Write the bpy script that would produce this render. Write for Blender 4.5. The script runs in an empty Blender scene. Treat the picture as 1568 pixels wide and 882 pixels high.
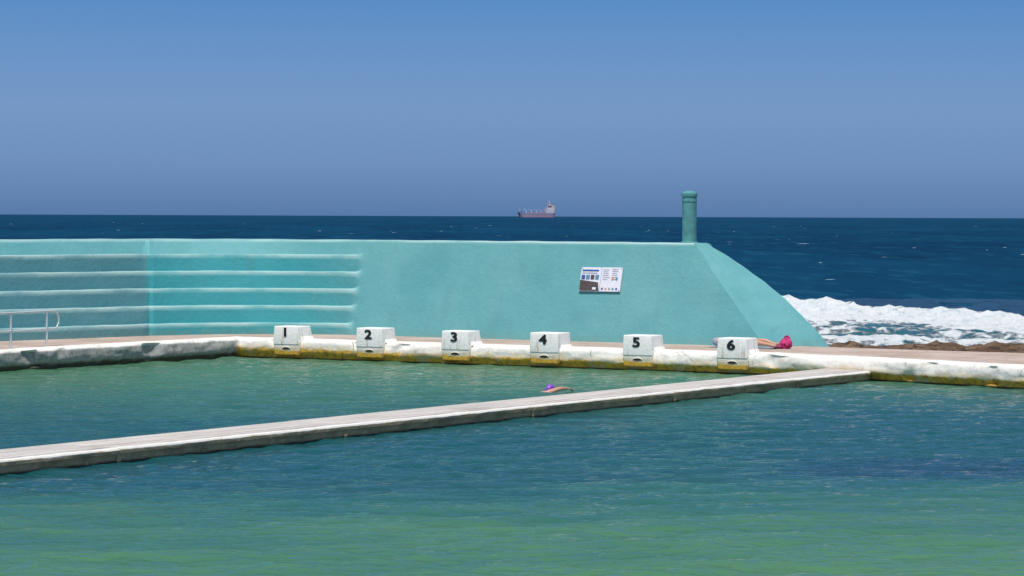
import bpy, bmesh, math, random
import numpy as np
from mathutils import Vector, Matrix, noise
random.seed(4)
scn = bpy.context.scene
C = scn.collection

# ------------------------------------------------------------------ frame of reference
# pool end-wall runs along E1, "inland to sea" is E2 (metres, z=0 is the pool surface)
A0 = Vector((-5.5, 71.3, 0)); E1 = Vector((.866, -.5, 0)); E2 = Vector((.5, .866, 0))
def P(s, t, z=0.0):
    v = A0 + E1*s + E2*t; v.z = z; return v
def nz(x, y, z=0.0): return noise.noise(Vector((x, y, z)))
def fbm(x, y, z=0.0, o=4):
    a, f, r = 1.0, 1.0, 0.0
    for i in range(o):
        r += a*nz(x*f, y*f, z*f+7.3*i); a *= .5; f *= 2.03
    return r
def sst(a, b, x):
    t = max(0, min(1, (x-a)/(b-a))); return t*t*(3-2*t)

# ------------------------------------------------------------------ node helpers
class M:
    def __init__(s, name):
        s.m = bpy.data.materials.new(name); s.m.use_nodes = True
        s.nt = s.m.node_tree; s.n = s.nt.nodes; s.n.clear()
        s.out = s.n.new('ShaderNodeOutputMaterial')
        s.tc = s.n.new('ShaderNodeTexCoord')
    def link(s, a, b): s.nt.links.new(a, b)
    def put(s, sock, v):
        if isinstance(v, bpy.types.NodeSocket): s.link(v, sock)
        else:
            if isinstance(v, (tuple, list)) and len(v) == 3 and sock.type == 'RGBA': v = (*v, 1)
            sock.default_value = v
    def map(s, scale=(1, 1, 1), rot=0, loc=(0, 0, 0)):
        k = s.n.new('ShaderNodeMapping'); s.link(s.tc.outputs['Object'], k.inputs[0])
        k.inputs['Scale'].default_value = scale; k.inputs['Rotation'].default_value = (0, 0, rot)
        k.inputs['Location'].default_value = loc
        return k.outputs[0]
    def noise(s, scale=1, detail=4, rough=.55, vec=None, dist=0):
        k = s.n.new('ShaderNodeTexNoise'); s.link(vec if vec else s.tc.outputs['Object'], k.inputs['Vector'])
        k.inputs['Scale'].default_value = scale; k.inputs['Detail'].default_value = detail
        k.inputs['Roughness'].default_value = rough; k.inputs['Distortion'].default_value = dist
        return k.outputs['Fac']
    def vor(s, scale, vec=None, feat='DISTANCE_TO_EDGE'):
        k = s.n.new('ShaderNodeTexVoronoi'); k.feature = feat
        s.link(vec if vec else s.tc.outputs['Object'], k.inputs['Vector']); k.inputs['Scale'].default_value = scale
        return k.outputs['Distance']
    def math(s, op, a, b=0.0, c=None):
        k = s.n.new('ShaderNodeMath'); k.operation = op; s.put(k.inputs[0], a); s.put(k.inputs[1], b)
        if c is not None: s.put(k.inputs[2], c)
        return k.outputs[0]
    def rng(s, v, a, b, c=0.0, d=1.0, smooth=True):
        k = s.n.new('ShaderNodeMapRange'); k.interpolation_type = 'SMOOTHSTEP' if smooth else 'LINEAR'
        s.put(k.inputs[0], v)
        for i, x in enumerate((a, b, c, d)): k.inputs[i+1].default_value = x
        return k.outputs[0]
    def mix(s, f, a, b, mode='MIX'):
        k = s.n.new('ShaderNodeMix'); k.data_type = 'RGBA'; k.blend_type = mode
        s.put(k.inputs[0], f); s.put(k.inputs[6], a); s.put(k.inputs[7], b)
        return k.outputs[2]
    def ramp(s, v, stops):
        k = s.n.new('ShaderNodeValToRGB'); s.put(k.inputs[0], v); e = k.color_ramp.elements
        while len(e) < len(stops): e.new(.5)
        for i, (p, c) in enumerate(stops): e[i].position = p; e[i].color = (*c, 1)
        return k.outputs[0]
    def xyz(s):
        k = s.n.new('ShaderNodeSeparateXYZ'); s.link(s.tc.outputs['Object'], k.inputs[0]); return k.outputs
    def attr(s, name):
        k = s.n.new('ShaderNodeAttribute'); k.attribute_name = name; return k.outputs['Fac']
    def bump(s, h, strength=.5, dist=.02):
        k = s.n.new('ShaderNodeBump'); s.put(k.inputs['Height'], h)
        k.inputs['Strength'].default_value = strength; k.inputs['Distance'].default_value = dist
        return k.outputs[0]
    def principled(s, col, rough=.6, normal=None, metal=0.0, spec=.4):
        k = s.n.new('ShaderNodeBsdfPrincipled'); s.put(k.inputs['Base Color'], col); s.put(k.inputs['Roughness'], rough)
        k.inputs['Metallic'].default_value = metal; k.inputs['Specular IOR Level'].default_value = spec
        if normal is not None: s.link(normal, k.inputs['Normal'])
        s.link(k.outputs[0], s.out.inputs[0]); return k

def simple(name, col, rough=.6, metal=0.0, var=.15, sc=6, spec=.4):
    m = M(name); n = m.noise(sc, 4)
    c2 = tuple(c*(1-var*2) for c in col)
    m.principled(m.mix(m.rng(n, .3, .7), col, c2), rough, m.bump(n, .3, .01), metal, spec); return m.m

# ------------------------------------------------------------------ materials
def mat_wall():
    m = M('teal_painted_concrete'); n1 = m.noise(.8, 6); n2 = m.noise(7, 5, .6); n3 = m.noise(35, 4); n0 = m.noise(.28, 4)
    tone = m.attr('tone'); nose = m.attr('nosing'); step = m.attr('step')
    base = m.mix(step, (.134, .355, .362), m.mix(tone, (.125, .300, .325), (.065, .345, .370)))
    base = m.mix(m.rng(n0, .40, .62), base, m.mix(1.0, base, (.88, .95, .98), 'MULTIPLY'))
    base = m.mix(m.rng(n1, .40, .66), base, m.mix(1.0, base, (.86, .93, .94), 'MULTIPLY'))
    streak = m.noise(1.0, 5, .6, m.map((3.2, 3.2, .30)))
    base = m.mix(m.rng(streak, .52, .75, 0, .32), base, (.10, .25, .26))
    base = m.mix(m.rng(n2, .62, .76, 0, .28), base, (.24, .45, .43))
    base = m.mix(m.rng(n3, .64, .74, 0, .3), base, (.08, .20, .21))
    base = m.mix(m.math('MULTIPLY', nose, m.rng(n1, .32, .60, .25, .85)), base, (.48, .63, .58))  # pale tread edges and crest: wear plus sunlit brightness put into the colour
    z = m.xyz()[2]
    base = m.mix(m.math('MULTIPLY', m.rng(z, .72, .5), m.rng(n2, .4, .6, .1, .6)), base, (.16, .28, .25))
    h = m.math('ADD', m.math('MULTIPLY', n2, .7), m.math('ADD', m.math('MULTIPLY', n3, .3), n1))
    m.principled(base, .65, m.bump(h, .7, .03), 0, .25); return m.m

def mat_white():
    m = M('white_weathered_concrete'); X, Y, z = m.xyz(); n1 = m.noise(1.3, 6, .65); n2 = m.noise(9, 5, .65); n3 = m.noise(3, 4, .6)
    base = m.mix(m.rng(n2, .48, .75, 0, .6), (.80, .765, .70), (.56, .50, .43))
    base = m.mix(m.rng(n1, .56, .70, 0, .45), base, (.50, .40, .30))
    cr = m.vor(.6, m.mix(.25, m.tc.outputs['Object'], m.n.new('ShaderNodeTexNoise').outputs['Color'], 'ADD'))
    crack = m.math('MULTIPLY', m.rng(cr, 0, .012, 1, 0), m.rng(n3, .50, .58))
    base = m.mix(m.math('MULTIPLY', crack, .7), base, (.14, .11, .08))
    lift = m.rng(X, -6.8, 5.5, .15, .06)
    zz = m.math('SUBTRACT', m.math('ADD', z, m.math('MULTIPLY', m.math('SUBTRACT', n3, .5), .20)), lift)
    zz2 = m.math('SUBTRACT', m.math('ADD', z, m.math('MULTIPLY', m.math('SUBTRACT', n1, .5), .5)), lift)
    ochre = m.mix(m.rng(n2, .45, .62), (.70, .40, .05), (.38, .23, .07))
    ochre = m.mix(m.rng(n1, .52, .62), ochre, (.50, .40, .22))
    base = m.mix(m.rng(zz2, .26, .10, 0, .6), base, (.66, .49, .22))
    base = m.mix(m.rng(zz, .13, .09), base, ochre)
    base = m.mix(m.rng(z, .05, .015), base, (.05, .042, .024))
    left = m.rng(X, -6.85, -7.05)
    g = m.mix(m.rng(n2, .4, .65), (.36, .365, .34), (.27, .26, .22))  # shade on the left pool edge's face put into the colour, below a white lip
    g = m.mix(m.rng(m.math('ADD', z, m.math('MULTIPLY', n3, .15)), .24, .14), g, (.08, .08, .05))
    base = m.mix(m.math('MULTIPLY', left, m.rng(m.math('ADD', z, m.math('MULTIPLY', n3, .08)), .49, .45)), base, g)
    m.principled(base, .75, m.bump(m.math('ADD', n2, m.math('MULTIPLY', n3, .8)), .6, .03), 0, .2); return m.m

def mat_block():
    m = M('white_painted_block'); z = m.xyz()[2]; n1 = m.noise(3.2, 5, .6); n2 = m.noise(14, 5, .6)
    oi = m.n.new('ShaderNodeObjectInfo')
    base = m.mix(m.rng(n2, .5, .75, 0, .5), (.86, .84, .80), (.62, .58, .53))
    k = m.n.new('ShaderNodeVectorMath'); k.operation = 'ADD'; m.link(m.map((9, 9, 1.2)), k.inputs[0])
    sc = m.math('MULTIPLY', oi.outputs['Random'], 40.0); cx = m.n.new('ShaderNodeCombineXYZ'); m.link(sc, cx.inputs[0]); m.link(cx.outputs[0], k.inputs[1])
    st = m.noise(1, 4, .6, k.outputs[0])
    base = m.mix(m.math('MULTIPLY', m.rng(st, .54, .68), m.rng(z, .85, .40, .15, .7)), base, (.48, .31, .17))
    m.principled(base, .6, m.bump(n2, .6, .02), 0, .3); return m.m

def mat_deck():
    m = M('pinkish_concrete_deck'); n1 = m.noise(.9, 6, .6); n2 = m.noise(8, 5, .6)
    base = m.mix(m.rng(n1, .35, .65), (.52, .41, .35), (.40, .30, .24))
    base = m.mix(m.rng(n2, .5, .7, 0, .6), base, (.60, .52, .46))
    v = m.map((.4, .9, 1), math.radians(30))
    br = m.n.new('ShaderNodeTexBrick'); m.link(v, br.inputs[0]); br.inputs['Scale'].default_value = 1
    br.inputs['Mortar Size'].default_value = .012
    base = m.mix(m.math('MULTIPLY', br.outputs['Fac'], .6), base, (.16, .11, .08))
    m.principled(base, .8, m.bump(n2, .5, .02), 0, .2); return m.m

def mat_water():
    m = M('pool_water'); X, Y, Z = m.xyz()
    w = m.noise(.13, 4, .55); w2 = m.noise(.45, 5, .6, m.map((.6, 1.6, 1)))
    yy = m.math('ADD', Y, m.math('MULTIPLY', m.math('SUBTRACT', w, .5), 12))
    yy = m.math('ADD', yy, m.math('MULTIPLY', m.math('SUBTRACT', w2, .5), 12))
    yy = m.math('ADD', yy, m.math('MULTIPLY', X, -.20))
    t = m.rng(yy, 24, 72, 0, 1, False)
    col = m.ramp(t, [(0, (.080, .200, .080)), (.13, (.064, .178, .085)), (.26, (.022, .115, .092)), (.35, (.007, .074, .088)),
                     (.55, (.009, .080, .084)), (.70, (.036, .130, .092)), (.86, (.060, .162, .088)), (1, (.055, .14, .08))])
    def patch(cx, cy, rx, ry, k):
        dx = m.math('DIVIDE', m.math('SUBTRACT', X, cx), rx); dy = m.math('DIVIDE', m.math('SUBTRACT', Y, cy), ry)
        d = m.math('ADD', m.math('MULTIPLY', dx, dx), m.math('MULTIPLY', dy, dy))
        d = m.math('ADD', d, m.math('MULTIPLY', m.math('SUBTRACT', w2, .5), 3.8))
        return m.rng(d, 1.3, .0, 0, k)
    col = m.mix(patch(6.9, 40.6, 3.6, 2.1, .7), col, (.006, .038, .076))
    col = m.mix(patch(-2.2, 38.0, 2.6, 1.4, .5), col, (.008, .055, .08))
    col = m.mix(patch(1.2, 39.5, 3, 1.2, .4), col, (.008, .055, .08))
    n1 = m.noise(5, 3, .5, m.map((.8, 1.2, 1), .25)); n2 = m.noise(13, 3, .55, m.map((.8, 1.2, 1), -.2))
    nor = m.bump(m.math('ADD', n1, m.math('MULTIPLY', n2, .35)), 1.0, .05)
    d = m.n.new('ShaderNodeBsdfDiffuse'); m.put(d.inputs[0], col); m.link(nor, d.inputs['Normal'])
    g = m.n.new('ShaderNodeBsdfGlossy'); g.inputs['Roughness'].default_value = .05; m.link(nor, g.inputs['Normal'])
    fr = m.n.new('ShaderNodeFresnel'); fr.inputs[0].default_value = 1.33; m.link(nor, fr.inputs['Normal'])
    mx = m.n.new('ShaderNodeMixShader'); m.link(m.math('MULTIPLY', fr.outputs[0], .85), mx.inputs[0])
    m.link(d.outputs[0], mx.inputs[1]); m.link(g.outputs[0], mx.inputs[2]); m.link(mx.outputs[0], m.out.inputs[0])
    return m.m

def mat_sea(surf=False):
    m = M('surf_water' if surf else 'sea_water'); X, Y, Z = m.xyz()
    w1 = m.noise(1, 5, .6, m.map((.03, .006, 1), .05)); w2 = m.noise(1, 4, .65, m.map((.45, .06, 1))); w3 = m.noise(1, 5, .7, m.map((.10, .012, 1)))
    col = m.mix(m.rng(w1, .35, .65), (.003, .046, .100), (.002, .030, .074))
    col = m.mix(m.rng(w2, .52, .66, 0, .6), col, (.010, .080, .14))
    col = m.mix(m.rng(w3, .54, .66, 0, .6), col, (.002, .020, .056))
    n1 = m.noise(1, 4, .6, m.map((.5, .35, 1), .1)); n2 = m.noise(3, 3, .6)
    h = m.math('ADD', n1, m.math('MULTIPLY', n2, .25))
    if surf:
        f = m.attr('foam'); sh = m.attr('shoal')
        col = m.mix(m.math('MULTIPLY', sh, .9), col, (.022, .165, .20))
        a = m.noise(2.0, 8, .75, m.map((1, .45, 1))); b = m.vor(1.3, m.mix(.5, m.map((1, .4, 1)), m.n.new('ShaderNodeTexNoise').outputs['Color'], 'ADD'))
        lace = m.rng(b, .0, .22, .18, -.12)
        ff = m.math('ADD', f, m.math('ADD', m.math('MULTIPLY', m.math('SUBTRACT', a, .5), 1.8), lace))
        mask = m.rng(ff, .24, .62)
        col = m.mix(mask, col, m.mix(m.rng(a, .28, .54), (.52, .65, .69), (.90, .92, .92)))
        nor = m.bump(m.math('ADD', m.math('MULTIPLY', mask, .6), m.math('ADD', m.math('MULTIPLY', a, 1.5), h)), .9, .32)
        m.principled(col, m.rng(mask, 0, 1, .25, .9), nor, 0, .2)
        return m.m
    nor = m.bump(h, 1.0, .8)
    d = m.n.new('ShaderNodeBsdfDiffuse'); m.put(d.inputs[0], col); m.link(nor, d.inputs['Normal'])
    g = m.n.new('ShaderNodeBsdfGlossy'); g.inputs['Roughness'].default_value = .15; m.link(nor, g.inputs['Normal'])
    fr = m.n.new('ShaderNodeFresnel'); fr.inputs[0].default_value = 1.33; m.link(nor, fr.inputs['Normal'])
    mx = m.n.new('ShaderNodeMixShader'); m.link(m.math('MULTIPLY', fr.outputs[0], .11), mx.inputs[0])
    m.link(d.outputs[0], mx.inputs[1]); m.link(g.outputs[0], mx.inputs[2]); m.link(mx.outputs[0], m.out.inputs[0])
    return m.m

def mat_rock():
    m = M('reef_rock'); n1 = m.noise(.7, 6, .65); n2 = m.noise(5, 6, .7)
    c = m.mix(m.rng(n1, .35, .65), (.15, .09, .055), (.25, .17, .11))
    c = m.mix(m.rng(n2, .48, .60), c, (.055, .036, .026)); m.principled(c, .85, m.bump(n2, 1, .2), 0, .2); return m.m

def mat_walk():
    m = M('walkway_top'); X, Y, Z = m.xyz()
    n1 = m.noise(1, 5, .65, m.map((.5, 9, 1))); n2 = m.noise(9, 5, .65); n3 = m.noise(.7, 4)
    c = m.mix(m.rng(n1, .38, .65), (.57, .53, .49), (.42, .37, .335))
    c = m.mix(m.rng(n2, .52, .7, 0, .7), c, (.66, .63, .59))
    c = m.mix(m.rng(n3, .55, .7, 0, .5), c, (.37, .32, .28))
    c = m.mix(m.math('MULTIPLY', m.rng(Y, .13, .07), m.rng(n2, .3, .6, .5, 1)), c, (.76, .74, .70))
    m.principled(c, .8, m.bump(n2, .5, .02), 0, .2); return m.m
def mat_side():
    m = M('wet_concrete_side'); X, Y, Z = m.xyz(); n1 = m.noise(1.5, 6, .65); n2 = m.noise(9, 5, .65)
    c = m.mix(m.rng(n1, .38, .62), (.37, .29, .17), (.22, .175, .10))
    c = m.mix(m.rng(n2, .52, .7, 0, .6), c, (.46, .41, .31))
    zz = m.math('ADD', Z, m.math('MULTIPLY', m.math('SUBTRACT', n1, .5), .12))
    c = m.mix(m.rng(zz, .05, .0), c, (.03, .032, .02))
    c = m.mix(m.rng(zz, .165, .19, 0, .85), c, (.72, .69, .63))
    m.principled(c, .7, m.bump(n2, .6, .03), 0, .3); return m.m

WALL = mat_wall(); WHITE = mat_white(); BLOCK = mat_block(); DECK = mat_deck(); WATER = mat_water()
SEA = mat_sea(); SURF = mat_sea(True); ROCK = mat_rock(); WALK = mat_walk(); SIDE = mat_side()
BLACK = simple('black_paint', (.012, .013, .017), .6, 0, .1)
DARK = simple('slot_shade_paint', (.05, .04, .03), .9)  # painted shade for the blocks' grab slots
STEEL = simple('galvanised_steel', (.66, .68, .69), .45, .25, .1, 20)
POLE = simple('teal_pole_paint', (.10, .32, .32), .45, 0, .15, 5)
SKIN = simple('skin', (.55, .30, .20), .5, 0, .06)
PURPLE = simple('purple_swim_cap', (.24, .07, .50), .35, 0, .1)
PINK = simple('pink_fabric', (.66, .045, .21), .8, 0, .3, 14)
GREYB = simple('blue_grey_towel', (.35, .38, .48), .85, 0, .15, 25)
FOAM = simple('white_foam', (.50, .60, .66), .9)

# ------------------------------------------------------------------ mesh helpers
def mk(name, verts, faces, mats, fm=None, smooth=False, sharp=None, parent=None, mw=None):
    me = bpy.data.meshes.new(name); me.from_pydata([tuple(v) for v in verts], [], faces)
    for m in mats: me.materials.append(m)
    if fm: me.polygons.foreach_set('material_index', fm)
    me.update()
    if smooth:
        me.shade_smooth()
        if sharp: me.set_sharp_from_angle(angle=math.radians(sharp))
    o = bpy.data.objects.new(name, me); C.objects.link(o)
    if mw is not None: o.matrix_world = mw
    if parent: o.parent = parent
    return o
class B:
    def __init__(s): s.v = []; s.f = []; s.m = []
    def add(s, vs, fs, mi=0):
        k = len(s.v); s.v += [Vector(v) for v in vs]; s.f += [tuple(i+k for i in f) for f in fs]; s.m += [mi]*len(fs)
    def frustum(s, b, t, z0, z1, mi=0, bev=0.0, seg=2):
        bm = bmesh.new()
        vs = [bm.verts.new(p) for p in ((b[0], b[2], z0), (b[1], b[2], z0), (b[1], b[3], z0), (b[0], b[3], z0),
                                        (t[0], t[2], z1), (t[1], t[2], z1), (t[1], t[3], z1), (t[0], t[3], z1))]
        for f in ((3, 2, 1, 0), (4, 5, 6, 7), (0, 1, 5, 4), (1, 2, 6, 5), (2, 3, 7, 6), (3, 0, 4, 7)): bm.faces.new([vs[i] for i in f])
        if bev: bmesh.ops.bevel(bm, geom=bm.edges[:], offset=bev, segments=seg, affect='EDGES', profile=.6)
        bm.verts.index_update(); s.add([v.co.copy() for v in bm.verts], [[v.index for v in f.verts] for f in bm.faces], mi); bm.free()
    def box(s, x0, x1, y0, y1, z0, z1, mi=0, bev=0.0): s.frustum((x0, x1, y0, y1), (x0, x1, y0, y1), z0, z1, mi, bev)
    def tube(s, pts, r, mi=0, n=10, cap=True):
        pts = [Vector(p) for p in pts]; k = len(s.v); rs = r if isinstance(r, (list, tuple)) else [r]*len(pts)
        for i, p in enumerate(pts):
            d = (pts[min(i+1, len(pts)-1)]-pts[max(i-1, 0)]).normalized()
            a = d.cross(Vector((.31, .2, .93)))
            if a.length < .3: a = d.cross(Vector((1, 0, 0)))
            a.normalize(); b = d.cross(a)
            for j in range(n):
                q = 2*math.pi*j/n; s.v.append(p+a*math.cos(q)*rs[i]+b*math.sin(q)*rs[i])
        for i in range(len(pts)-1):
            for j in range(n):
                s.f.append((k+i*n+j, k+i*n+(j+1) % n, k+(i+1)*n+(j+1) % n, k+(i+1)*n+j)); s.m.append(mi)
        if cap:
            s.f.append(tuple(k+j for j in reversed(range(n)))); s.m.append(mi)
            e = k+(len(pts)-1)*n; s.f.append(tuple(e+j for j in range(n))); s.m.append(mi)
    def ell(s, c, r, mi=0, fn=None, nu=20, nv=12):
        c = Vector(c); vs = []; fs = []
        for i in range(nv+1):
            th = math.pi*i/nv
            for j in range(nu):
                ph = 2*math.pi*j/nu
                d = Vector((math.sin(th)*math.cos(ph), math.sin(th)*math.sin(ph), math.cos(th)))
                p = Vector((d.x*r[0], d.y*r[1], d.z*r[2]))
                if fn: p = fn(d, p)
                vs.append(c+p)
        for i in range(nv):
            for j in range(nu): fs.append((i*nu+j, (i+1)*nu+j, (i+1)*nu+(j+1) % nu, i*nu+(j+1) % nu))
        s.add(vs, fs, mi)
    def obj(s, name, mats, smooth=True, sharp=35, parent=None, mw=None): return mk(name, s.v, s.f, mats, s.m, smooth, sharp, parent, mw)
def grid_faces(nc, nr): return [(c*nr+r, (c+1)*nr+r, (c+1)*nr+r+1, c*nr+r+1) for c in range(nc-1) for r in range(nr-1)]

# ------------------------------------------------------------------ tiered sea wall
prof = []; nos = []
def seg(p0, p1, n, ns=0.0):
    for i in range(n):
        f = i/n; prof.append((p0[0]+(p1[0]-p0[0])*f, p0[1]+(p1[1]-p0[1])*f)); nos.append(ns)
zs = [.78, 1.225, 1.67, 2.115, 2.56]; z0 = .40; TR = .36
for k, z in enumerate(zs):
    o = TR*k
    seg((o, z0), (o+.012, z-.020), 4); seg((o+.012, z-.020), (o+.022, z), 2, .8)
    if k < 4: seg((o+.022, z), (TR*(k+1), z+.012), 3, .8)
    z0 = z+.012
seg((TR*4+.022, 2.56), (TR*4+.10, 2.575), 2, .7); seg((TR*4+.10, 2.575), (1.80, 2.93), 6)
prof.append((1.80, 2.93)); nos.append(.6); NF = len(prof)
BT = .75
plain = [(BT*i/(NF-1), .40+(2.93-.40)*i/(NF-1)) for i in range(NF)]
back = [(.04, 2.955), (.22, 2.965), (.58, 2.95), (.64, 2.90), (.9, 1.2), (1.2, -.9)]
ctrl = [Vector(p) for p in ((-9.3, 73.0), (-7.6, 74.05), (-5.7, 74.4), (-4.15, 74.0))]
path = []
def lin(a, b, step=.14):
    n = max(1, int((b-a).length/step)); return [a.lerp(b, i/n) for i in range(n)]
Lp = [Vector((-18.8, 62.4)), Vector((-12.4, 69.6)), Vector((-9.3, 73.0))]
path += lin(Lp[0], Lp[1]) + lin(Lp[1], Lp[2]); joint = len(path)
def cat(p0, p1, p2, p3, t):
    return .5*((2*p1)+(p2-p0)*t+(2*p0-5*p1+4*p2-p3)*t*t+(3*p1-p0-3*p2+p3)*t**3)
ext = [ctrl[0]-Vector((1.5, 1.25))] + ctrl + [ctrl[-1]+Vector((1.73, -1.0))]
for i in range(3):
    for k in range(16): path.append(cat(ext[i], ext[i+1], ext[i+2], ext[i+3], k/16))
V = []; tone = []; nose = []; stp = []; NR = NF+len(back)
L = len(path); allp = path+[ctrl[-1]]
RB, RT = 11.6, 9.33
def s_end(z): return RB+(RT-RB)*max(0, min(1, (z-.5)/2.45))
s0 = (ctrl[-1]-P(0, 3).xy).dot(E1.xy)
JD = Vector((-.127, .992))
for i in range(L):
    d = (allp[min(i+1, L)]-allp[max(i-1, 0)]).normalized()
    n = Vector((-d.y, d.x))
    if i > L-10:
        f = (i-(L-10))/10; n = n.lerp(Vector((.5, .866)), f).normalized()
    # construction joint runs square to the shoreline; shear the section lines to follow it
    kf = 1.0 if i <= joint else 1-sst(joint, joint+22, i)
    if kf > 0:
        dv_ = n.lerp(JD, kf).normalized(); n = dv_/max(.5, dv_.dot(n))
    rem = (L-i)*.115
    w = 1.0 if rem > 1.4 else .82+.18*(rem/1.4)
    if rem < .26: w *= sst(0, .26, rem)
    sc = BT/1.80 + (1-BT/1.80)*sst(.1, 4.2, rem)
    cre = 1.80*sc
    tn = sst(joint-1, joint, i)
    for r in range(NF):
        off = (prof[r][0]*w+plain[r][0]*1.8/BT*(1-w))*sc; z = prof[r][1]*w+plain[r][1]*(1-w)
        off += .016*nz(allp[i].x*.8, z*1.1, r*.07)+(.05 if i == joint else 0)
        z += .012*nz(allp[i].x*1.6, allp[i].y*1.6, int(z*3))
        p = allp[i]+n*off; V.append((p.x, p.y, z)); tone.append(tn); nose.append(nos[r]*w)
        stp.append(w*sst(0, 3.5, rem+1.2) if r < NF-7 else 0)
    for (o, z) in back:
        p = allp[i]+n*(o+cre); V.append((p.x, p.y, z+.012*nz(p.x, p.y))); tone.append(1); nose.append(.5); stp.append(0)
NS = 84
for i in range(NS+1):
    f = i/NS
    for r in range(NR):
        o, z = plain[r] if r < NF else (back[r-NF][0]+BT, back[r-NF][1])
        s = s0+f*(s_end(z)-s0); p = P(s, 3+o, z)
        q = nz(s*.7, z*.9, 3.1)*.03 + nz(s*2.5, z*2.5, 1)*.008
        if r < NF+2:
            p -= E2*q
            if r > NF-4: p.z += .014*nz(s*1.2, 4)
        V.append(p); tone.append(1.0); nose.append(.7 if r >= NF-1 else 0); stp.append(0)
C1 = Vector((12.72, 4.56, .38)); T1 = Vector((9.46, 4.32, 2.94)); NG = 14
for g in range(1, NG+1):
    f = g/NG
    for r in range(NR):
        if r < NF:
            v = r/(NF-1); o, z = plain[r]
            a = Vector((s_end(z), 3+o, z)); b = C1.lerp(T1, v) + Vector((.22, 0, .08))*math.sin(math.pi*v)
        else:
            o, z = back[r-NF][0]+BT, back[r-NF][1]; a = Vector((s_end(z), 3+o, z)); b = T1.lerp(Vector((9.9, 5.4, -.9)), (r-NF+1)/len(back))
            if r < NF+3: b = T1.copy(); b.y += .04*(r-NF)
        q = a.lerp(b, f) + Vector((.04*nz(f*4, r*.2), 0, .03*nz(f*5, r*.15, 4)))
        V.append(P(q.x, q.y, q.z)); tone.append(1.0); nose.append(0); stp.append(0)
for r in range(NR):
    V.append(P(11.2, 6.4, -.9)); tone.append(1.0); nose.append(0); stp.append(0)
nc = len(V)//NR
sea_wall = mk('tiered_sea_wall', V, grid_faces(nc, NR), [WALL], None, True, 32)
for nme, dat in (('tone', tone), ('nosing', nose), ('step', stp)):
    at = sea_wall.data.attributes.new(nme, 'FLOAT', 'POINT'); at.data.foreach_set('value', dat)

# pole on wall crest
b = B(); pc = P(9.07, 4.06, 0)
zz = [(2.80, .20), (2.99, .20), (3.0, .178), (3.97, .178), (3.975, .19), (4.02, .19), (4.025, .178), (4.10, .178), (4.105, .195), (4.15, .20), (4.18, .195), (4.215, .155), (4.24, .09), (4.25, .01)]
b.tube([(pc.x, pc.y, z) for z, r in zz], [r for z, r in zz], 0, 28)
b.obj('vent_pole', [POLE], True, 30)

# ------------------------------------------------------------------ ledge (pool end wall)
def offset_path(pts, step=.1):
    out = []
    for a, c in zip(pts[:-1], pts[1:]):
        a = Vector(a); c = Vector(c); n = max(1, int((c-a).length/step)); d = (c-a).normalized(); nn = Vector((-d.y, d.x))
        for i in range(n): out.append([a.lerp(c, i/n), nn.copy()])
    out.append([Vector(pts[-1]), nn.copy()])
    for i in range(1, len(out)-1):
        if (out[i][1]-out[i-1][1]).length > .02:
            m = (out[i][1]+out[i-1][1]); out[i][1] = m.normalized()*(1/max(.5, m.length/2))
    return out
led_pts = [(-18.5, 54.3), (-11.66, 64.8), (-6.89, 72.1), tuple(P(4, .04).xy), tuple(P(9, .0).xy), tuple(P(13.1, .0).xy), (8.01, 62.69), (11.54, 58.81), (16.8, 52.9)]
lp = offset_path(led_pts, .07)
lprof = [(.10, -.5), (.10, -.1), (.10, .0), (.09, .05), (.07, .09), (.02, .125), (-.01, .16), (-.02, .20), (-.02, .24), (-.02, .28), (-.015, .32), (-.01, .36), (.0, .40), (.015, .44), (.05, .47), (.11, .488), (.25, .50), (.4, .503), (.62, .485), (.7, .45)]
V = []
for i, (p, n) in enumerate(lp):
    for r, (o, z) in enumerate(lprof):
        k = 1 if 1 < r < 15 else .3
        dx = k*(.045*fbm(p.x*.8, p.y*.8, z*2.5, 4) + .014*nz(p.x*5, p.y*5, z*8))
        if 3 < r < 14: dx += .14*max(0, nz(p.x*1.7+9, p.y*1.7, z*1.6)-.22)*2
        q = p+n*(o+dx); V.append((q.x, q.y, z+k*.022*nz(p.x*2.2, p.y*2.2, 5)+(.006*nz(p.x, p.y, 2) if r > 14 else 0)))
mk('pool_edge_wall', V, grid_faces(len(lp), len(lprof)), [WHITE], None, True, 50)

inner = [(a.x+n.x*.45, a.y+n.y*.45) for a, n in offset_path(led_pts, 50)]
outer = [tuple(P(30, 2.8).xy), tuple(P(26, 3.5).xy), tuple(P(16, 3.6).xy), tuple(P(12.2, 3.9).xy), tuple(P(9, 5.0).xy), (-4, 76.5), (-12, 76), (-21, 70), (-27, 58)]
dv = [(x, y, .494) for x, y in inner+outer]
mk('concrete_deck', dv, [tuple(range(len(dv)))], [DECK])

V = []; ns, nt_ = 170, 80
for i in range(ns):
    for j in range(nt_):
        s = 11.6+22*i/(ns-1); t = 3.35+7*j/(nt_-1)
        h = .32+.14*sst(12, 17, s)+.20*fbm(s*.6, t*.9, 2, 6)+.10*abs(nz(s*2.4, t*3.1, 8))+.05*nz(s*6, t*6, 3)
        h -= 2.0*sst(8.0, 10.3, t+nz(s*.5, 3)*1.0)
        if t < 3.9: h = min(h, .46+.05*nz(s*3, t*3))
        V.append(P(s, t, h))
mk('reef_rock_shelf', V, grid_faces(ns, nt_), [ROCK], None, True, 35)

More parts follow.
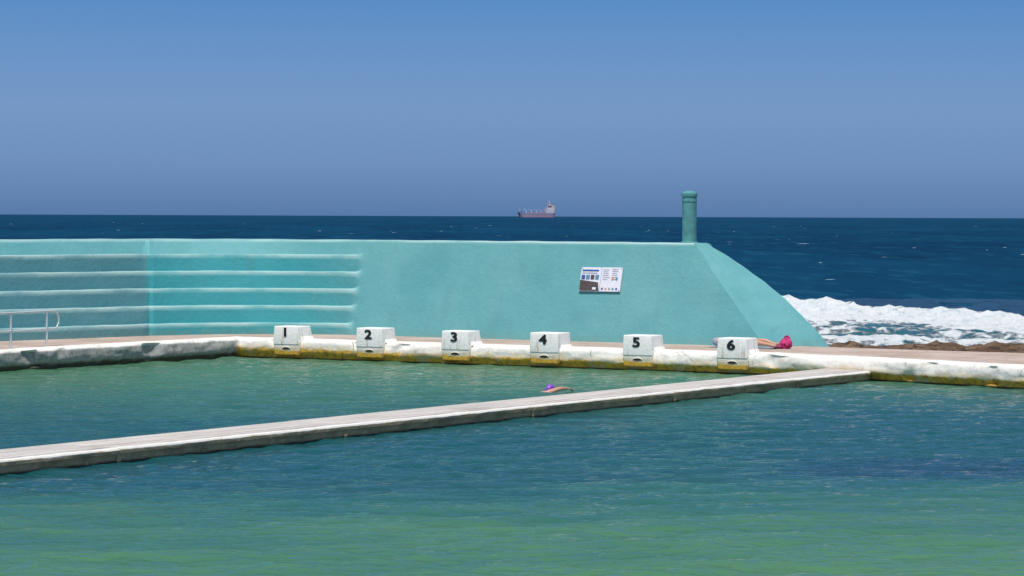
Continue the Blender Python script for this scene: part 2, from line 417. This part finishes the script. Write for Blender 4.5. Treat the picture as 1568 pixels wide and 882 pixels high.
# ------------------------------------------------------------------ starting blocks
def digit(ch, par, i):
    cu = bpy.data.curves.new('number', 'FONT'); cu.body = ch; cu.size = .31; cu.extrude = .002; cu.align_x = 'CENTER'
    ob = bpy.data.objects.new('number_tmp', cu); C.objects.link(ob); bpy.context.view_layer.update()
    me0 = bpy.data.meshes.new_from_object(ob.evaluated_get(bpy.context.evaluated_depsgraph_get()))
    bpy.data.objects.remove(ob)
    # heavy stencil weight: stroke widened by overlaid offset outlines, each a hair proud of the last
    b2 = B(); vs = [v.co.copy() for v in me0.vertices]; fs = [tuple(p.vertices) for p in me0.polygons]
    for q in range(9):
        a = math.pi*2*q/8; rr = 0 if q == 8 else 1
        b2.add([v+Vector((.013*math.cos(a)*rr, .009*math.sin(a)*rr, .0004*q)) for v in vs], fs, 0)
    o = mk('number', b2.v, b2.f, [BLACK], b2.m); o.parent = par
    o.matrix_local = Matrix.Translation((-.02, -.009, .568)) @ Matrix.Rotation(math.radians(90), 4, 'X') @ Matrix.Diagonal((1.35, 1, 1, 1))
for k in range(6):
    b = B(); j = lambda a: random.uniform(-a, a)
    tw = .365+j(.012)
    b.frustum((-.39, .39, .0, .66), (-tw, tw+j(.01), .0, .58+j(.02)), .36, .825+j(.010), 0, .018, 3)
    b.frustum((.35, .44, .12, .66), (.345, .375, .14, .64), .46, .57, 0, .02, 2)
    # plinth on the pool face with a painted backstroke grab slot, stained like the wall it belongs to
    b.frustum((-.37, .39, .035, .2), (-.39, .39, .002, .2), .10, .47, 2, .022, 3)
    arc = [(.11*math.cos(a), 0, .265+.028*math.sin(a)) for a in [math.pi*2*q/20 for q in range(20)]]
    b.add([(x_, .012-(z_-.265)*.09, z_) for x_, y_, z_ in arc]+[(0, .012, .265)], [((q+1) % 20, q, 20)[::-1] for q in range(20)], 1)  # flat dark disc: the slot's inner shade is painted, nothing is cut
    b.tube([(.12*math.cos(a), .012-.003*math.sin(a), .265+.036*math.sin(a)) for a in [math.pi*q/12 for q in range(13)]], .011, 2, 6)
    mwb = Matrix.Translation(P(2.47*k-.11+j(.02), -.09, 0)) @ Matrix.Rotation(math.radians(-30), 4, 'Z')
    o = b.obj('starting_block', [BLOCK, DARK, WHITE], True, 35, None, mwb)
    digit(str(k+1), o, k)

# ------------------------------------------------------------------ divider walkway
p0 = Vector((-7.06, 39.2)); p1 = Vector((7.52, 62.2)); dd = (p1-p0).normalized()
ang = math.atan2(dd.y, dd.x); org = p0-dd*14
length = 14+(Vector((7.95, 62.9))-p0).length+.2
b = B(); x = 0.0
while x < length-.2:
    ln = min(length-x, 5.6+random.uniform(-.5, .5))
    n = max(2, int(ln/.12)); vs = []
    pr = [(-.0, -.6), (.0, -.02), (-.01, .06), (-.015, .13), (-.045, .135), (-.05, .185), (-.03, .207), (.06, .212), (.6, .215), (1.12, .212), (1.19, .2), (1.20, .13), (1.16, .1), (1.16, -.6)]
    dz = random.uniform(-.006, .006)
    for i in range(n+1):
        xx = x+.008+(ln-.016)*i/n
        for (y, z) in pr: vs.append((xx, y+.018*nz(xx*2.1, z*5, y)+.01*nz(xx*7, z*9, y), z+dz+.008*nz(xx*1.7, y*3, 2)+.006*nz(xx*6, y*3, 4)))
    m_ = len(pr); k0 = len(b.v)
    for i in range(n):
        for r in range(m_-1):
            b.f.append((k0+i*m_+r, k0+(i+1)*m_+r, k0+(i+1)*m_+r+1, k0+i*m_+r+1)[::-1]); b.m.append(1 if 6 <= r <= 9 else 0)
    b.v += [Vector(v) for v in vs]
    b.f.append(tuple(k0+r for r in range(m_))); b.m.append(0); b.f.append(tuple(k0+n*m_+r for r in reversed(range(m_)))); b.m.append(0)
    yb = .12
    while yb < 1.0:
        b.box(x+.012, x+ln-.012, yb, yb+.204, .196, .2185+random.uniform(-.003, .003), 1, .006); yb += .212
    if x > 1: b.box(x-.045, x+.045, -.034, .0, -.3, .128, 0, .010)
    x += ln
mwd = Matrix.Translation((org.x, org.y, 0)) @ Matrix.Rotation(ang, 4, 'Z')
b.obj('pool_divider_walkway', [SIDE, WALK], True, 30, None, mwd)

# ------------------------------------------------------------------ pool water: wind ripples as real geometry
rng = np.random.default_rng(7)
def ripples(X, Y):
    Z = np.zeros_like(X)
    for i in range(70):
        lam = .26*math.exp(rng.random()*1.9); th = math.radians(-78)+rng.normal()*.62
        kx, ky = math.cos(th)*2*math.pi/lam, math.sin(th)*2*math.pi/lam
        a = .0044*lam**.70
        ph = rng.random()*6.28
        env = .6+.4*np.sin(X*rng.uniform(-.9, .9)+Y*rng.uniform(-.9, .9)+rng.random()*6)
        Z += a*env*np.sin(kx*X+ky*Y+ph+.5*np.sin(.7*X*rng.uniform(-1, 1)+.6*Y*rng.uniform(-1, 1)))
    gust = .85+.35*np.sin(.23*X+.31*Y+1)*np.sin(.17*Y-.4*X)
    return Z*gust
def np_grid(name, xs, ys, zf, mat):
    X, Y = np.meshgrid(xs, ys, indexing='ij'); Z = zf(X, Y)
    nx, ny = X.shape; me = bpy.data.meshes.new(name); me.vertices.add(nx*ny)
    me.vertices.foreach_set('co', np.stack([X, Y, Z], -1).reshape(-1).astype(np.float32))
    idx = np.arange(nx*ny).reshape(nx, ny)
    q = np.stack([idx[:-1, :-1], idx[1:, :-1], idx[1:, 1:], idx[:-1, 1:]], -1).reshape(-1, 4)
    me.loops.add(q.size); me.polygons.add(len(q)); me.loops.foreach_set('vertex_index', q.reshape(-1).astype(np.int32))
    me.polygons.foreach_set('loop_start', (np.arange(len(q))*4).astype(np.int32))
    me.update(calc_edges=True); me.validate(); me.shade_smooth(); me.materials.append(mat)
    o = bpy.data.objects.new(name, me); C.objects.link(o); return o
def pool_h(X, Y):
    Z = ripples(X, Y)
    t = (X+5.5)*.5+(Y-71.3)*.866
    Z = np.where(t > .7, -.8, Z)                      # tucked away beneath the deck
    left = (X+11.66)*(-.835)+(Y-64.8)*.547
    Z = np.where(left > .7, -.8, Z)
    return Z
xs = np.arange(-22, 22, .075); ys = np.arange(24, 74, .065)
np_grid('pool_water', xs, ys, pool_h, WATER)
wv = [(-60, 4, -.08), (60, 4, -.08), (60, 40, -.08), (*P(24, -2.6).xy, -.08), (*P(16.2, .3).xy, -.08), (-12, 50, -.08), (-60, 40, -.08)]
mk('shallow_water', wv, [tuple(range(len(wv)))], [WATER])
R = 60000
sea = mk('sea_water', [(-R, 55, -.6), (R, 55, -.6), (R, R, -.6), (-R, R, -.6)], [(0, 1, 2, 3)], [SEA])
b = B()
for i in range(75):
    y = 170*math.exp(random.random()**.8*2.2); x = random.uniform(-.21, .21)*y
    wdt = random.uniform(.2, .7)*(1+y/900); hgt = random.uniform(.006, .03)*(1+y/600)
    if random.random() < .10: wdt *= 2.4; hgt *= 1.4
    n = 8; vs = []
    for q in range(n+1):
        f = q/n-.5; e = max(.0, 1-4*f*f)**.6*random.uniform(.2, 1)
        yo = .3*math.sin(f*3+i)
        vs += [(x+f*wdt, y+yo-.1*e, -.61), (x+f*wdt, y+yo, -.6+hgt*e), (x+f*wdt, y+yo+.5*e, -.61)]
    fs = [(3*q, 3*q+3, 3*q+4, 3*q+1) for q in range(n)]+[(3*q+1, 3*q+4, 3*q+5, 3*q+2) for q in range(n)]
    b.add(vs, fs)
b.obj('whitecaps', [FOAM], True, 60, sea)
# surf
nx, ny = 180, 270; V = []; fo = []; sho = []
for i in range(nx):
    for j in range(ny):
        X = 4+44*i/(nx-1); Y = 76+76*j/(ny-1)
        yc = 127-(X-11)*1.6+3*nz(X*.15, 3); dy = Y-yc
        sharp_ = math.exp(-(dy/3.2)**2) if dy > 0 else math.exp(-(dy/1.7)**2)
        amp = .66*(.75+.55*nz(X*.22, 9)+.30*nz(X*.9, 2)+.15*nz(X*2.7, 5))*(1-.35*sst(14, 22, X))
        yc2 = 104-(X-10)*.9+4*nz(X*.2, 7); d2 = Y-yc2; c2 = math.exp(-(d2/2.0)**2)*(.6+.6*nz(X*.3, 1))
        yc3 = 95-(X-10)*.6+3*nz(X*.25, 17); d3 = Y-yc3; c3 = math.exp(-(d3/2.4)**2)*.62
        z = -.56+amp*sharp_+.28*c2+.26*c3+.10*fbm(X*.35, Y*.22, 1, 4)+.08*fbm(X*1.2, Y*.9, 5, 3)
        front = math.exp(-((dy+5)/8)**2)*1.18 if dy < 1.5 else math.exp(-((dy-1.5)/.8)**2)*.5
        foam = 1.0*front*(.9+.4*nz(X*.3, Y*.1, 2))+.26*(Y < yc)+.62*c2+.90*c3+.75*fbm(X*.16, Y*.10, 11, 4)-.12
        if dy > 1.5: foam = foam*.6-.3*sst(1, 5, dy)
        z += .14*max(0, foam)*(.5+nz(X*2.1, Y*1.6))
        e = min(sst(0, 3, X-4), sst(0, 4, 48-X), sst(0, 8, 152-Y))
        z = z*e+(-.85)*(1-e); foam *= e
        V.append((X, Y, z)); fo.append(foam); sho.append(1-sst(yc-8, yc+2, Y))
surf = mk('breaking_surf', V, grid_faces(nx, ny), [SURF], None, True, 80)
for nme, dat in (('foam', fo), ('shoal', sho)):
    a = surf.data.attributes.new(nme, 'FLOAT', 'POINT'); a.data.foreach_set('value', dat)

# ------------------------------------------------------------------ information sign on the wall
U = (E2*BT+Vector((0, 0, 2.53))).normalized(); N = E1.cross(U).normalized()
def onwall(s, z): return P(s, 3+BT*(z-.40)/2.53, z)
cpt = onwall(6.93, 2.02)+N*.06
mws = Matrix(((E1.x, U.x, N.x, cpt.x), (E1.y, U.y, N.y, cpt.y), (E1.z, U.z, N.z, cpt.z), (0, 0, 0, 1)))
S_W = simple('sign_white', (.70, .70, .76), .4, 0, .03); S_B = simple('sign_blue', (.05, .11, .34), .4); S_T = simple('sign_text_grey', (.34, .35, .42), .5)
S_P = simple('sign_photo_brown', (.11, .085, .08), .5, 0, .3, 40); S_O = simple('sign_orange', (.75, .30, .12), .5); S_C = simple('sign_cyan', (.10, .28, .45), .5)
b = B(); w, h = 1.16, .62
b.box(-w/2, w/2, -h/2, h/2, -.04, 0, 0, .004)
b.add([(-w/2+.008, -h/2+.01, .006), (-.01, -h/2+.01, .006), (-.06, -.08, .006), (-w/2+.008, -.02, .006)], [(0, 1, 2, 3)], 3)
b.box(-w/2+.04, -.08, .205, .245, 0.001, .008, 1); b.box(-w/2+.04, -.12, .15, .170, .001, .008, 2)
for q in range(4): b.box(-.545+.13*q, -.445+.13*q, -.005, .11, .007, .010, (1, 5, 3, 5)[q])
b.box(-.20, -.10, -.27, -.21, .008, .011, 0)
b.box(-.004, .004, -h/2, h/2, .001, .006, 2)
for q in range(6): b.box(.05, .05+random.uniform(.13, .2), .24-.05*q, .252-.05*q, .001, .007, 2)
for q in range(6): b.box(.30, .30+random.uniform(.12, .22), .25-.05*q, .262-.05*q, .001, .007, 2)
b.box(.31, .37, -.02, .05, .008, .010, 4); b.box(.42, .48, -.02, .05, .008, .010, 5)
for q in range(5): b.box(.05+.1*q, .10+.1*q, -.27, -.22, .001, .007, (1, 4, 2, 5, 1)[q])
for sx in (-1, 1):
    for sy in (-1, 1): b.tube([(sx*(w/2-.03), sy*(h/2-.03), 0), (sx*(w/2-.03), sy*(h/2-.03), .014)], .012, 2, 8)
b.obj('information_sign', [S_W, S_B, S_T, S_P, S_O, S_C], False, 30, None, mws)

# ------------------------------------------------------------------ handrail
b = B(); q1 = Vector((-11.55, 65.6, .45)); q2 = Vector((-10.95, 67.0, .45)); dr = (q2-q1).normalized(); zt, zm = .84, .42
lft = q1-dr*3.4
def up(p, z): return Vector((p.x, p.y, .48+z))
endp = q2+dr*.35
loop = [up(lft, zt)]+[up(q1, zt), up(q2, zt), up(endp, zt)]
for a in range(1, 8):
    t_ = math.pi*a/8; loop.append(up(endp+dr*.17*math.sin(t_), zm+(zt-zm)*(.5+.5*math.cos(t_))))
loop += [up(endp, zm), up(q2, zm), up(q1, zm), up(lft, zm)]
b.tube(loop, .026, 0, 10)
for p in (q1, q2, q1-dr*2.2):
    b.tube([up(p, -.04), up(p, zt)], .028, 0, 10); b.tube([up(p, 0), up(p, .02)], .07, 0, 14)
b.obj('pool_handrail', [STEEL], True, 40)

# ------------------------------------------------------------------ people
def skin_eval(verts, edges, rad, root=0, sub=2):
    me = bpy.data.meshes.new('t'); me.from_pydata([tuple(v) for v in verts], edges, []); o = bpy.data.objects.new('t', me); C.objects.link(o)
    md = o.modifiers.new('s', 'SKIN'); md.use_smooth_shade = True
    sv = me.skin_vertices[0].data
    for i, r in enumerate(rad):
        sv[i].radius = (r, r) if not isinstance(r, tuple) else r; sv[i].use_root = (i == root)
    sb = o.modifiers.new('u', 'SUBSURF'); sb.levels = sub; sb.render_levels = sub
    bpy.context.view_layer.update()
    e = o.evaluated_get(bpy.context.evaluated_depsgraph_get()); m2 = bpy.data.meshes.new_from_object(e)
    r_ = ([v.co.copy() for v in m2.vertices], [tuple(p.vertices) for p in m2.polygons])
    bpy.data.objects.remove(o); return r_
def hand(b, wr, d, side, upv, mi=0):
    d = d.normalized(); side = side.normalized(); upv = upv.normalized()
    v, f = skin_eval([wr, wr+d*.05, wr+d*.09], [(0, 1), (1, 2)], [(.024, .02), (.036, .016), (.036, .014)], 0, 2); b.add(v, f, mi)
    for i, (off, ln) in enumerate(((.028, .072), (.010, .080), (-.010, .074), (-.028, .058))):
        r0 = wr+d*.075+side*off; r1 = r0+d*.03+side*off*.15; r2 = r1+d*ln*.5-upv*.006; r3 = r2+d*ln*.45-upv*.018
        v, f = skin_eval([r0, r1, r2, r3], [(0, 1), (1, 2), (2, 3)], [.010, .0095, .009, .0075], 0, 1); b.add(v, f, mi)
    t0 = wr+d*.03+side*.02; v, f = skin_eval([t0, t0+d*.025+side*.028, t0+d*.06+side*.042], [(0, 1), (1, 2)], [.013, .011, .009], 0, 1); b.add(v, f, mi)
def head(b, c, fwd, upv, mskin, mhair):
    fwd = fwd.normalized(); upv = upv.normalized(); rt = fwd.cross(upv).normalized(); upv = rt.cross(fwd)
    k = len(b.v)
    def fn(d, p):
        x, y, z = p
        if z < 0: x *= 1-.25*(-z/.12)
        return Vector((x, y+(.012 if (z < -.06 and y > 0) else 0), z))
    b.ell((0, 0, 0), (.075, .095, .115), mskin, fn, 24, 16)
    b.frustum((-.014, .014, .08, .118), (-.006, .006, .085, .10), -.03, .015, mskin, .004, 2)
    for sx in (-1, 1):
        b.ell((sx*.03, .082, .012), (.012, .008, .007), 3, None, 8, 6)
        b.ell((sx*.076, -.005, -.005), (.01, .02, .03), mskin, None, 8, 6)
    b.ell((0, .088, -.055), (.022, .008, .006), 4, None, 10, 6)
    def hf(d, p): return p if d.z > -.15 or d.y < -.25 else p*.80
    b.ell((0, -.008, .012), (.084, .102, .120), mhair, hf, 24, 16)
    R_ = Matrix(((rt.x, fwd.x, upv.x), (rt.y, fwd.y, upv.y), (rt.z, fwd.z, upv.z)))
    for i in range(k, len(b.v)): b.v[i] = R_ @ b.v[i]+c
LIP = simple('lips', (.5, .15, .13), .5)
VX = Vector
# swimmer (x = swimming direction up the lane)
b = B()
J = [(-.85, 0, -.36), (-.65, 0, -.30), (-.38, 0, -.21), (-.20, 0, -.13), (-.05, 0, -.03),
     (-.16, -.15, -.03), (.12, -.22, .05), (.38, -.20, .05), (-.22, .17, -.16), (.02, .26, -.30), (.22, .22, -.38),
     (-.90, -.10, -.40), (-1.30, -.11, -.46), (-1.70, -.10, -.44), (-1.88, -.10, -.46), (-.90, .10, -.40), (-1.30, .11, -.42), (-1.70, .1, -.48), (-1.88, .1, -.5)]
Ed = [(0, 1), (1, 2), (2, 3), (3, 4), (3, 5), (5, 6), (6, 7), (3, 8), (8, 9), (9, 10), (0, 11), (11, 12), (12, 13), (13, 14), (0, 15), (15, 16), (16, 17), (17, 18)]
Rd = [.13, .115, .14, .12, .055, .06, .045, .030, .06, .045, .03, .085, .06, .04, .025, .085, .06, .04, .025]
v, f = skin_eval([VX(q) for q in J], Ed, Rd, 0, 2)
k = len(b.f); b.add(v, f, 0)
for i, fc in enumerate(f):
    cx = sum(v[q].x for q in fc)/len(fc)
    if -.98 < cx < -.40 and abs(sum(v[q].y for q in fc)/len(fc)) < .17: b.m[k+i] = 2
hand(b, VX((.38, -.20, .05)), VX((.9, .05, -.2)), VX((0, 1, 0)), VX((.3, 0, 1))); hand(b, VX((.22, .22, -.38)), VX((1, 0, -.3)), VX((0, -1, 0)), VX((0, 0, 1)))
head(b, VX((.06, 0, .02)), VX((.55, .25, -.8)), VX((.85, 0, .5)), 0, 1)
mwp = Matrix.Translation((.74, 58.3, .02)) @ Matrix.Rotation(ang-.25, 4, 'Z')
b.obj('swimmer', [SKIN, PURPLE, simple('navy_swimsuit', (.02, .03, .08), .6), BLACK, LIP], True, 60, None, mwp)
# sunbather lying on towel (x from head to feet)
b = B()
J = [(.78, 0, .12), (.60, 0, .11), (.38, 0, .12), (.26, 0, .12), (.16, 0, .11),
     (.27, .16, .10), (.50, .22, .06), (.74, .20, .05), (.27, -.16, .10), (.50, -.24, .06), (.72, -.26, .04),
     (.83, .09, .12), (1.20, .10, .17), (1.55, .09, .06), (1.62, .09, .13), (.83, -.09, .12), (1.22, -.10, .11), (1.60, -.1, .05), (1.64, -.12, .14)]
Rd = [.125, .10, .125, .11, .05, .055, .042, .028, .055, .042, .028, .085, .058, .04, .028, .085, .058, .04, .028]
v, f = skin_eval([VX(q) for q in J], Ed, Rd, 0, 2); k = len(b.f); b.add(v, f, 0)
for i, fc in enumerate(f):
    cx = sum(v[q].x for q in fc)/len(fc); cy = abs(sum(v[q].y for q in fc)/len(fc))
    if (.70 < cx < .90 and cy < .19) or (.32 < cx < .45 and cy < .13): b.m[k+i] = 2
hand(b, VX((.74, .20, .05)), VX((1, 0, 0)), VX((0, -1, 0)), VX((0, 0, 1))); hand(b, VX((.72, -.26, .04)), VX((1, -.1, 0)), VX((0, 1, 0)), VX((0, 0, 1)))
head(b, VX((.02, 0, .12)), VX((.3, .35, 1)), VX((-1, 0, .3)), 0, 1)
mwp = Matrix.Translation(P(10.68, 2.32, .505)) @ Matrix.Rotation(math.radians(-30), 4, 'Z')
b.obj('sunbather', [SKIN, GREYB, PINK, BLACK, LIP], True, 60, None, mwp)
b = B(); nu = 40; vs = []
for i in range(nu):
    for j in range(16):
        x = -.10+1.75*i/(nu-1); y = -.36+.72*j/15; vs.append((x, y, .012+.01*nz(x*5, y*5)))
b.add(vs, grid_faces(nu, 16)); b.obj('beach_towel', [GREYB], True, 60, None, Matrix.Translation(P(10.68, 2.32, .50)) @ Matrix.Rotation(math.radians(-30), 4, 'Z'))
# pink beach bag, slumped
b = B()
def bf(d, p):
    q = p*(1+.22*nz(d.x*2.6, d.y*2.6, d.z*2.6)+.08*nz(d.x*7, d.y*7, d.z*7)); q.x *= 1-.45*max(0, d.z); q.y *= 1-.5*max(0, d.z); q.x += .05*max(0, d.z); return q
b.ell((0, 0, .13), (.155, .13, .17), 0, bf, 32, 20)
for sy in (-.04, .04): b.tube([(.03+.05*math.cos(a), sy, .26+.05*math.sin(a)) for a in [math.pi*q/10 for q in range(11)]], .010, 1, 8)
b.ell((-.16, -.02, .05), (.14, .12, .06), 1, bf, 20, 12)
b.obj('beach_bag', [PINK, simple('dark_pink_fabric', (.36, .03, .14), .7)], True, 60, None, Matrix.Translation(P(12.46, 2.35, .495)) @ Matrix.Rotation(math.radians(-20), 4, 'Z'))

# ------------------------------------------------------------------ ship on the horizon
HUL = simple('hull_hazy_maroon', (.22, .22, .34), .8, 0, .05, .02); RED = simple('boot_red_hazy', (.34, .21, .29), .8, 0, .05, .02)
SUP = simple('superstructure_hazy', (.52, .53, .60), .8, 0, .05, .02); ORG = simple('funnel_orange_hazy', (.68, .38, .30), .8, 0, .05, .02)
ship = bpy.data.objects.new('cargo_ship', None); C.objects.link(ship); ship.location = (105, 12000, -.6); ship.scale = (1, 1, 1.12)
b = B(); plan = [(-80, 0), (-70, 9), (-55, 13), (70, 13), (79, 8), (79, -8), (70, -13), (-55, -13), (-70, -9)]
def ring(z, sc, dx=0): return [((x*sc if x > -60 else x*sc+dx), y, z) for x, y in plan]
n = len(plan); rs = [ring(-2, .95, 3), ring(8, .97, 0), ring(16, 1.0, -2)]
for a in range(2):
    b.add(rs[a]+rs[a+1], [(i, (i+1) % n, n+(i+1) % n, n+i) for i in range(n)], 1 if a == 0 else 0)
b.add(rs[2], [tuple(range(n))], 0)
b.frustum((-80, -58, -9, 9), (-83, -60, -10, 10), 16, 21, 0)
b.obj('hull', [HUL, RED], False, 30, ship)
b = B()
b.box(40, 72, -12, 12, 16, 32, 0); b.box(43, 68, -11, 11, 32, 43, 0); b.box(46, 62, -14, 14, 43, 49, 1); b.box(64, 75, -4, 4, 16, 44, 1); b.tube([(52, 0, 49), (52, 0, 66)], 1.5, 0, 6); b.tube([(48, 0, 58), (56, 0, 58)], .9, 0, 6)
for x in (28, 8, -12, -34): b.box(x-8, x+8, -9, 9, 16, 19, 2)
for x in (36, 18, -1, -23, -45): b.box(x-1.3, x+1.3, -1.3, 1.3, 16, 38 if x > 30 else 26, 1 if x > 0 else 0); b.tube([(x, 0, 26), (x-14, 0, 30)], .7, 0, 6)
b.tube([(-72, 0, 21), (-72, 0, 35)], .8, 0, 6)
b.obj('superstructure', [SUP, ORG, RED], False, 30, ship)

# ------------------------------------------------------------------ light, sky, camera
sd = Vector((-.08, -.40, .91)).normalized(); el = math.asin(sd.z); az = math.atan2(sd.x, sd.y)
sl = bpy.data.lights.new('sun', 'SUN'); sl.energy = 4.4; sl.angle = math.radians(.53); sl.color = (1, .965, .90)
so = bpy.data.objects.new('sun', sl); C.objects.link(so); so.rotation_euler = (-sd).to_track_quat('-Z', 'Y').to_euler(); so.location = (0, 0, 60)
w = bpy.data.worlds.new('World'); scn.world = w; w.use_nodes = True; nt = w.node_tree; nt.nodes.clear()
out = nt.nodes.new('ShaderNodeOutputWorld'); bg = nt.nodes.new('ShaderNodeBackground'); bg.inputs[1].default_value = .10
sky = nt.nodes.new('ShaderNodeTexSky'); sky.sky_type = 'NISHITA'; sky.sun_disc = False; sky.sun_elevation = el; sky.sun_rotation = az % (2*math.pi)
sky.air_density = 1; sky.dust_density = .4; sky.ozone_density = 2
tc = nt.nodes.new('ShaderNodeTexCoord'); sp = nt.nodes.new('ShaderNodeSeparateXYZ'); nt.links.new(tc.outputs['Generated'], sp.inputs[0])
mr = nt.nodes.new('ShaderNodeMapRange'); nt.links.new(sp.outputs[2], mr.inputs[0]); mr.inputs[1].default_value = 0; mr.inputs[2].default_value = .12
cr = nt.nodes.new('ShaderNodeValToRGB'); nt.links.new(mr.outputs[0], cr.inputs[0]); e = cr.color_ramp.elements
st = [(0, (.098, .198, .40)), (.05, (.122, .228, .435)), (.16, (.160, .282, .51)), (.32, (.180, .318, .565)), (.46, (.150, .300, .57)), (.66, (.095, .262, .56)), (1, (.075, .22, .52))]
while len(e) < len(st): e.new(.5)
for i, (p, c) in enumerate(st): e[i].position = p; e[i].color = (*[q*10 for q in c], 1)
m2 = nt.nodes.new('ShaderNodeMapRange'); nt.links.new(sp.outputs[2], m2.inputs[0]); m2.inputs[1].default_value = .10; m2.inputs[2].default_value = .40
mx = nt.nodes.new('ShaderNodeMix'); mx.data_type = 'RGBA'; nt.links.new(m2.outputs[0], mx.inputs[0]); nt.links.new(cr.outputs[0], mx.inputs[6]); nt.links.new(sky.outputs[0], mx.inputs[7])
nt.links.new(mx.outputs[2], bg.inputs[0]); nt.links.new(bg.outputs[0], out.inputs[0])

cam = bpy.data.cameras.new('camera'); cam.lens = 100; cam.sensor_width = 36; cam.shift_y = -110/1568; cam.clip_start = .5; cam.clip_end = 120000
co = bpy.data.objects.new('camera', cam); C.objects.link(co); co.location = (0, 0, 3.6); co.rotation_euler = (math.radians(90), -.0038, 0); scn.camera = co
scn.view_settings.view_transform = 'Standard'; scn.view_settings.look = 'None'; scn.view_settings.exposure = 0
